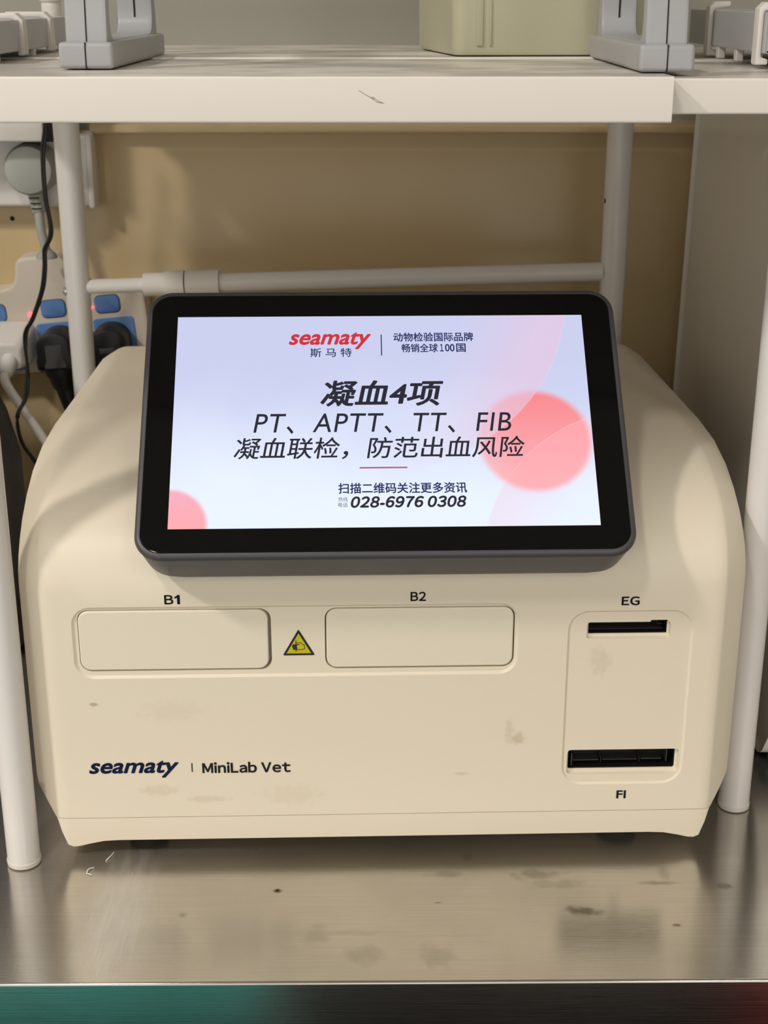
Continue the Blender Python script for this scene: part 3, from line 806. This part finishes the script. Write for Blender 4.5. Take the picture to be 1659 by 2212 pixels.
def black_plug(loc, label, grip):
    t = thing('power_plug', label, 'plug', loc)
    t.rotation_euler = (0, R(-4), 0)
    P = [(math.cos(a) * .0146, .004 + math.sin(a) * .0118) for a in [PI * k / 14 for k in range(15)]] + [(-.0148, -.004), (-.0158, -.0070), (-.0156, -.0140), (-.0135, -.0155), (.0135, -.0155), (.0156, -.0140), (.0158, -.0070), (.0148, -.004)]
    bm = bmesh.new(); prism_xz(bm, P, -.030, -.0008, .004)
    obj('plug_head', bm, M['black'], t, 40)
    if grip:
        G = [(-.0065, .006), (.0065, .006), (.0065, -.006), (.0085, -.0105), (.0085, -.0125), (-.0085, -.0125), (-.0085, -.0105), (-.0065, -.006)]
        bm = bmesh.new(); prism_xz(bm, G, -.0304, -.0285)
        obj('grip_pad', bm, M['grip'], t, 0)
    else:
        obj('grip_pad', box(-.006, .006, -.0306, -.029, -.004, .0005, bev=.0007), M['grip'], t, 40)
    bm = bmesh.new()
    rows = []
    for z, w_, d_, dx in ((-.014, .0135, .013, 0), (-.021, .0128, .012, .0005), (-.0225, .0115, .011, .0008), (-.032, .0100, .0095, .002), (-.0335, .0085, .008, .0022), (-.050, .0068, .0068, .0045), (-.066, .0055, .0055, .0065)):
        rows.append([(dx + math.cos(a) * w_, -.0155 + math.sin(a) * d_, z) for a in [2 * PI * k / 18 for k in range(18)]])
    loft(bm, rows); obj('strain_relief', bm, M['black'], t, 40)
    obj('cord', add_tube(bmesh.new(), smooth_path([(.0062, -.0155, -.064), (.0100, -.018, -.090), (.020, -.02, -.13), (.034, -.018, -.165), (.06, -.008, -.1885)], 6), .0035, 12), M['black'], t, 50)
    return t
black_plug((-.2610, 1.1275, .1985), 'black plug with grey grip in the strip, left of the rack post', True)
black_plug((-.2190, 1.1275, .2015), 'black plug in the rightmost strip socket, right of the rack post', False)
wp = thing('power_plug', 'white plug in the leftmost visible strip socket, white cord curling down', 'plug', (-.2985, 1.1275, .2010))
bm = bmesh.new(); rows = []
for (cx, cz, w_, h_, y) in ((0, 0, .0340, .0330, -.0008), (0, 0, .0340, .0330, -.008), (.0005, -.003, .0300, .0280, -.018), (.0006, -.006, .0220, .0220, -.026), (.0006, -.007, .0150, .0160, -.028)):
    rows.append([(x, y, z) for x, z in rrect(cx, cz, w_, h_, .008 if w_ > .03 else .006)])
loft(bm, rows); obj('plug_head', bm, M['wplastic'], wp, 40, wn=True)
bm = bmesh.new(); pth = smooth_path([(.001, -.022, -.008), (.0015, -.034, -.014), (.001, -.043, -.0175)], 5)
add_tube(bm, pth, [.0075 - .003 * i / (len(pth) - 1) for i in range(len(pth))], 14); obj('strain_relief', bm, M['wplastic'], wp, 40)
obj('cord', add_tube(bmesh.new(), smooth_path([(.001, -.042, -.0170), (.0045, -.054, -.022), (.0165, -.0575, -.0410), (.0330, -.0590, -.0690), (.0480, -.06, -.105), (.055, -.06, -.15), (.062, -.06, -.196)], 6), .0037, 14), M['wplastic'], wp, 50)

# thin twin cord hanging in front
bm = bmesh.new()
pts = smooth_path([(-.2470, 1.072, .41), (-.2482, 1.075, .3753), (-.2517, 1.075, .3548), (-.2525, 1.075, .3245), (-.2503, 1.075, .3030), (-.2512, 1.075, .2930), (-.2560, 1.075, .2835), (-.2572, 1.075, .2700), (-.2605, 1.075, .2530), (-.2695, 1.075, .2310), (-.2755, 1.075, .2210), (-.2772, 1.075, .2090), (-.2760, 1.070, .1900), (-.2768, 1.060, .1720), (-.2815, 1.053, .1620), (-.2820, 1.050, .1520), (-.2795, 1.050, .1380), (-.2730, 1.056, .1220), (-.264, 1.070, .095), (-.25, 1.092, .05), (-.225, 1.100, .010), (-.20, 1.105, .0022), (-.15, 1.11, .0022)], 6)
for o_ in (-.00085, .00085): add_tube(bm, pts, .0011, 8, off=o_)
tag(obj('twin_cord', bm, M['black'], None, 50), 'thin black twin cord hanging from under the shelf in front of the power strip', 'cord')
# small adapter box against the wall, upper left
ad = thing('adapter', 'small white box with a black side under the left end of the shelf', 'adapter', (-.290, 1.100, .361))
obj('adapter_front', box(-.06, .0365, -.010, 0, 0, .0560, bev=.0018, seg=3), M['wplastic'], ad, 40)
obj('adapter_back', box(-.0605, .0450, 0, .0310, -.0010, .0560, bev=.002, seg=2), M['black'], ad, 40)

# black power brick behind the left leg; unseen left part extended to darken steel reflection
bk = thing('power_brick', 'black rounded device in the shadow left of the analyzer, behind the front rack leg, its unseen part extended to darken the steel', 'device', (-.322, .950, 0))
P = rpoly([(-.32, .002), (.0500, .002), (.0560, .05), (.0555, .150), (.048, .182), (.0, .30), (-.32, .315)], [.004, .006, .03, .02, .03, .03, .004], 6)
bm = bmesh.new(); prism_xz(bm, P, 0, .045, .006)
obj('device_shell', bm, M['black'], bk, 40)
obj('rubber_foot', box(-.30, .045, .008, .038, 0, .0025), M['rubber'], bk)

# ------------------------------------------------------------------ crumbs and lint on the counter
bm = bmesh.new()
for pts in (((-.1555, .7005, .0006), (-.1565, .6960, .0010), (-.1585, .6925, .0005)), ((-.1640, .6855, .0005), (-.1665, .6830, .0012), (-.1670, .6800, .0005)), ((-.1670, .6800, .0005), (-.1640, .6785, .0006))):
    add_tube(bm, smooth_path(pts, 4), .0004, 6)
tag(obj('lint', bm, M['lint'], None, 60), 'scrap of white lint on the steel by the left end of the analyzer', 'lint')
bm = bmesh.new()
for k in range(6):
    a = random.random() * 6; r = random.random() * .0016
    add_box(bm, -.0590 + r * math.cos(a) - .0005, -.0590 + r * math.cos(a) + .0005, .6640 + r * math.sin(a) - .0004, .6640 + r * math.sin(a) + .0004, 0, .0005)
tag(obj('crumb', bm, M['rust'], None, 0), 'tiny rust-brown crumb on the bare steel in front of the analyzer', 'crumb')

# ------------------------------------------------------------------ unseen bins, added so the steel front edge reflects their colours
def bin_(name, label, x0, x1, y0, y1, top, m):
    t = thing(name, label, 'reflection prop', ((x0 + x1) / 2, (y0 + y1) / 2, FZ))
    a, b, h = (x1 - x0) / 2, (y1 - y0) / 2, top - FZ
    bm = bmesh.new(); loft(bm, [[(x, y, z) for x, y in rrect(0, 0, 2 * a - g, 2 * b - g, .03)] for z, g in ((0, .04), (.004, .03), (h - .03, 0), (h - .03, .006))])
    obj('bin_body', bm, m, t, 40)
    bm = bmesh.new(); loft(bm, [[(x, y, z) for x, y in rrect(0, 0, 2 * a + .01 - g, 2 * b + .01 - g, .03)] for z, g in ((h - .035, 0), (h - .006, 0), (h, .02))])
    obj('lid', bm, m, t, 40)
bin_('reflection_bin', 'teal plastic bin added out of view to be reflected in the counter edge', -.62, -.095, -.10, .20, -.325, M['teal'])
bin_('reflection_bin', 'black plastic bin added out of view to be reflected in the counter edge', -.075, .30, -.10, .20, -.30, M['black'])
bin_('reflection_bin', 'dark red plastic bin added out of view to be reflected in the counter edge', .32, .62, -.10, .20, -.30, M['red'])
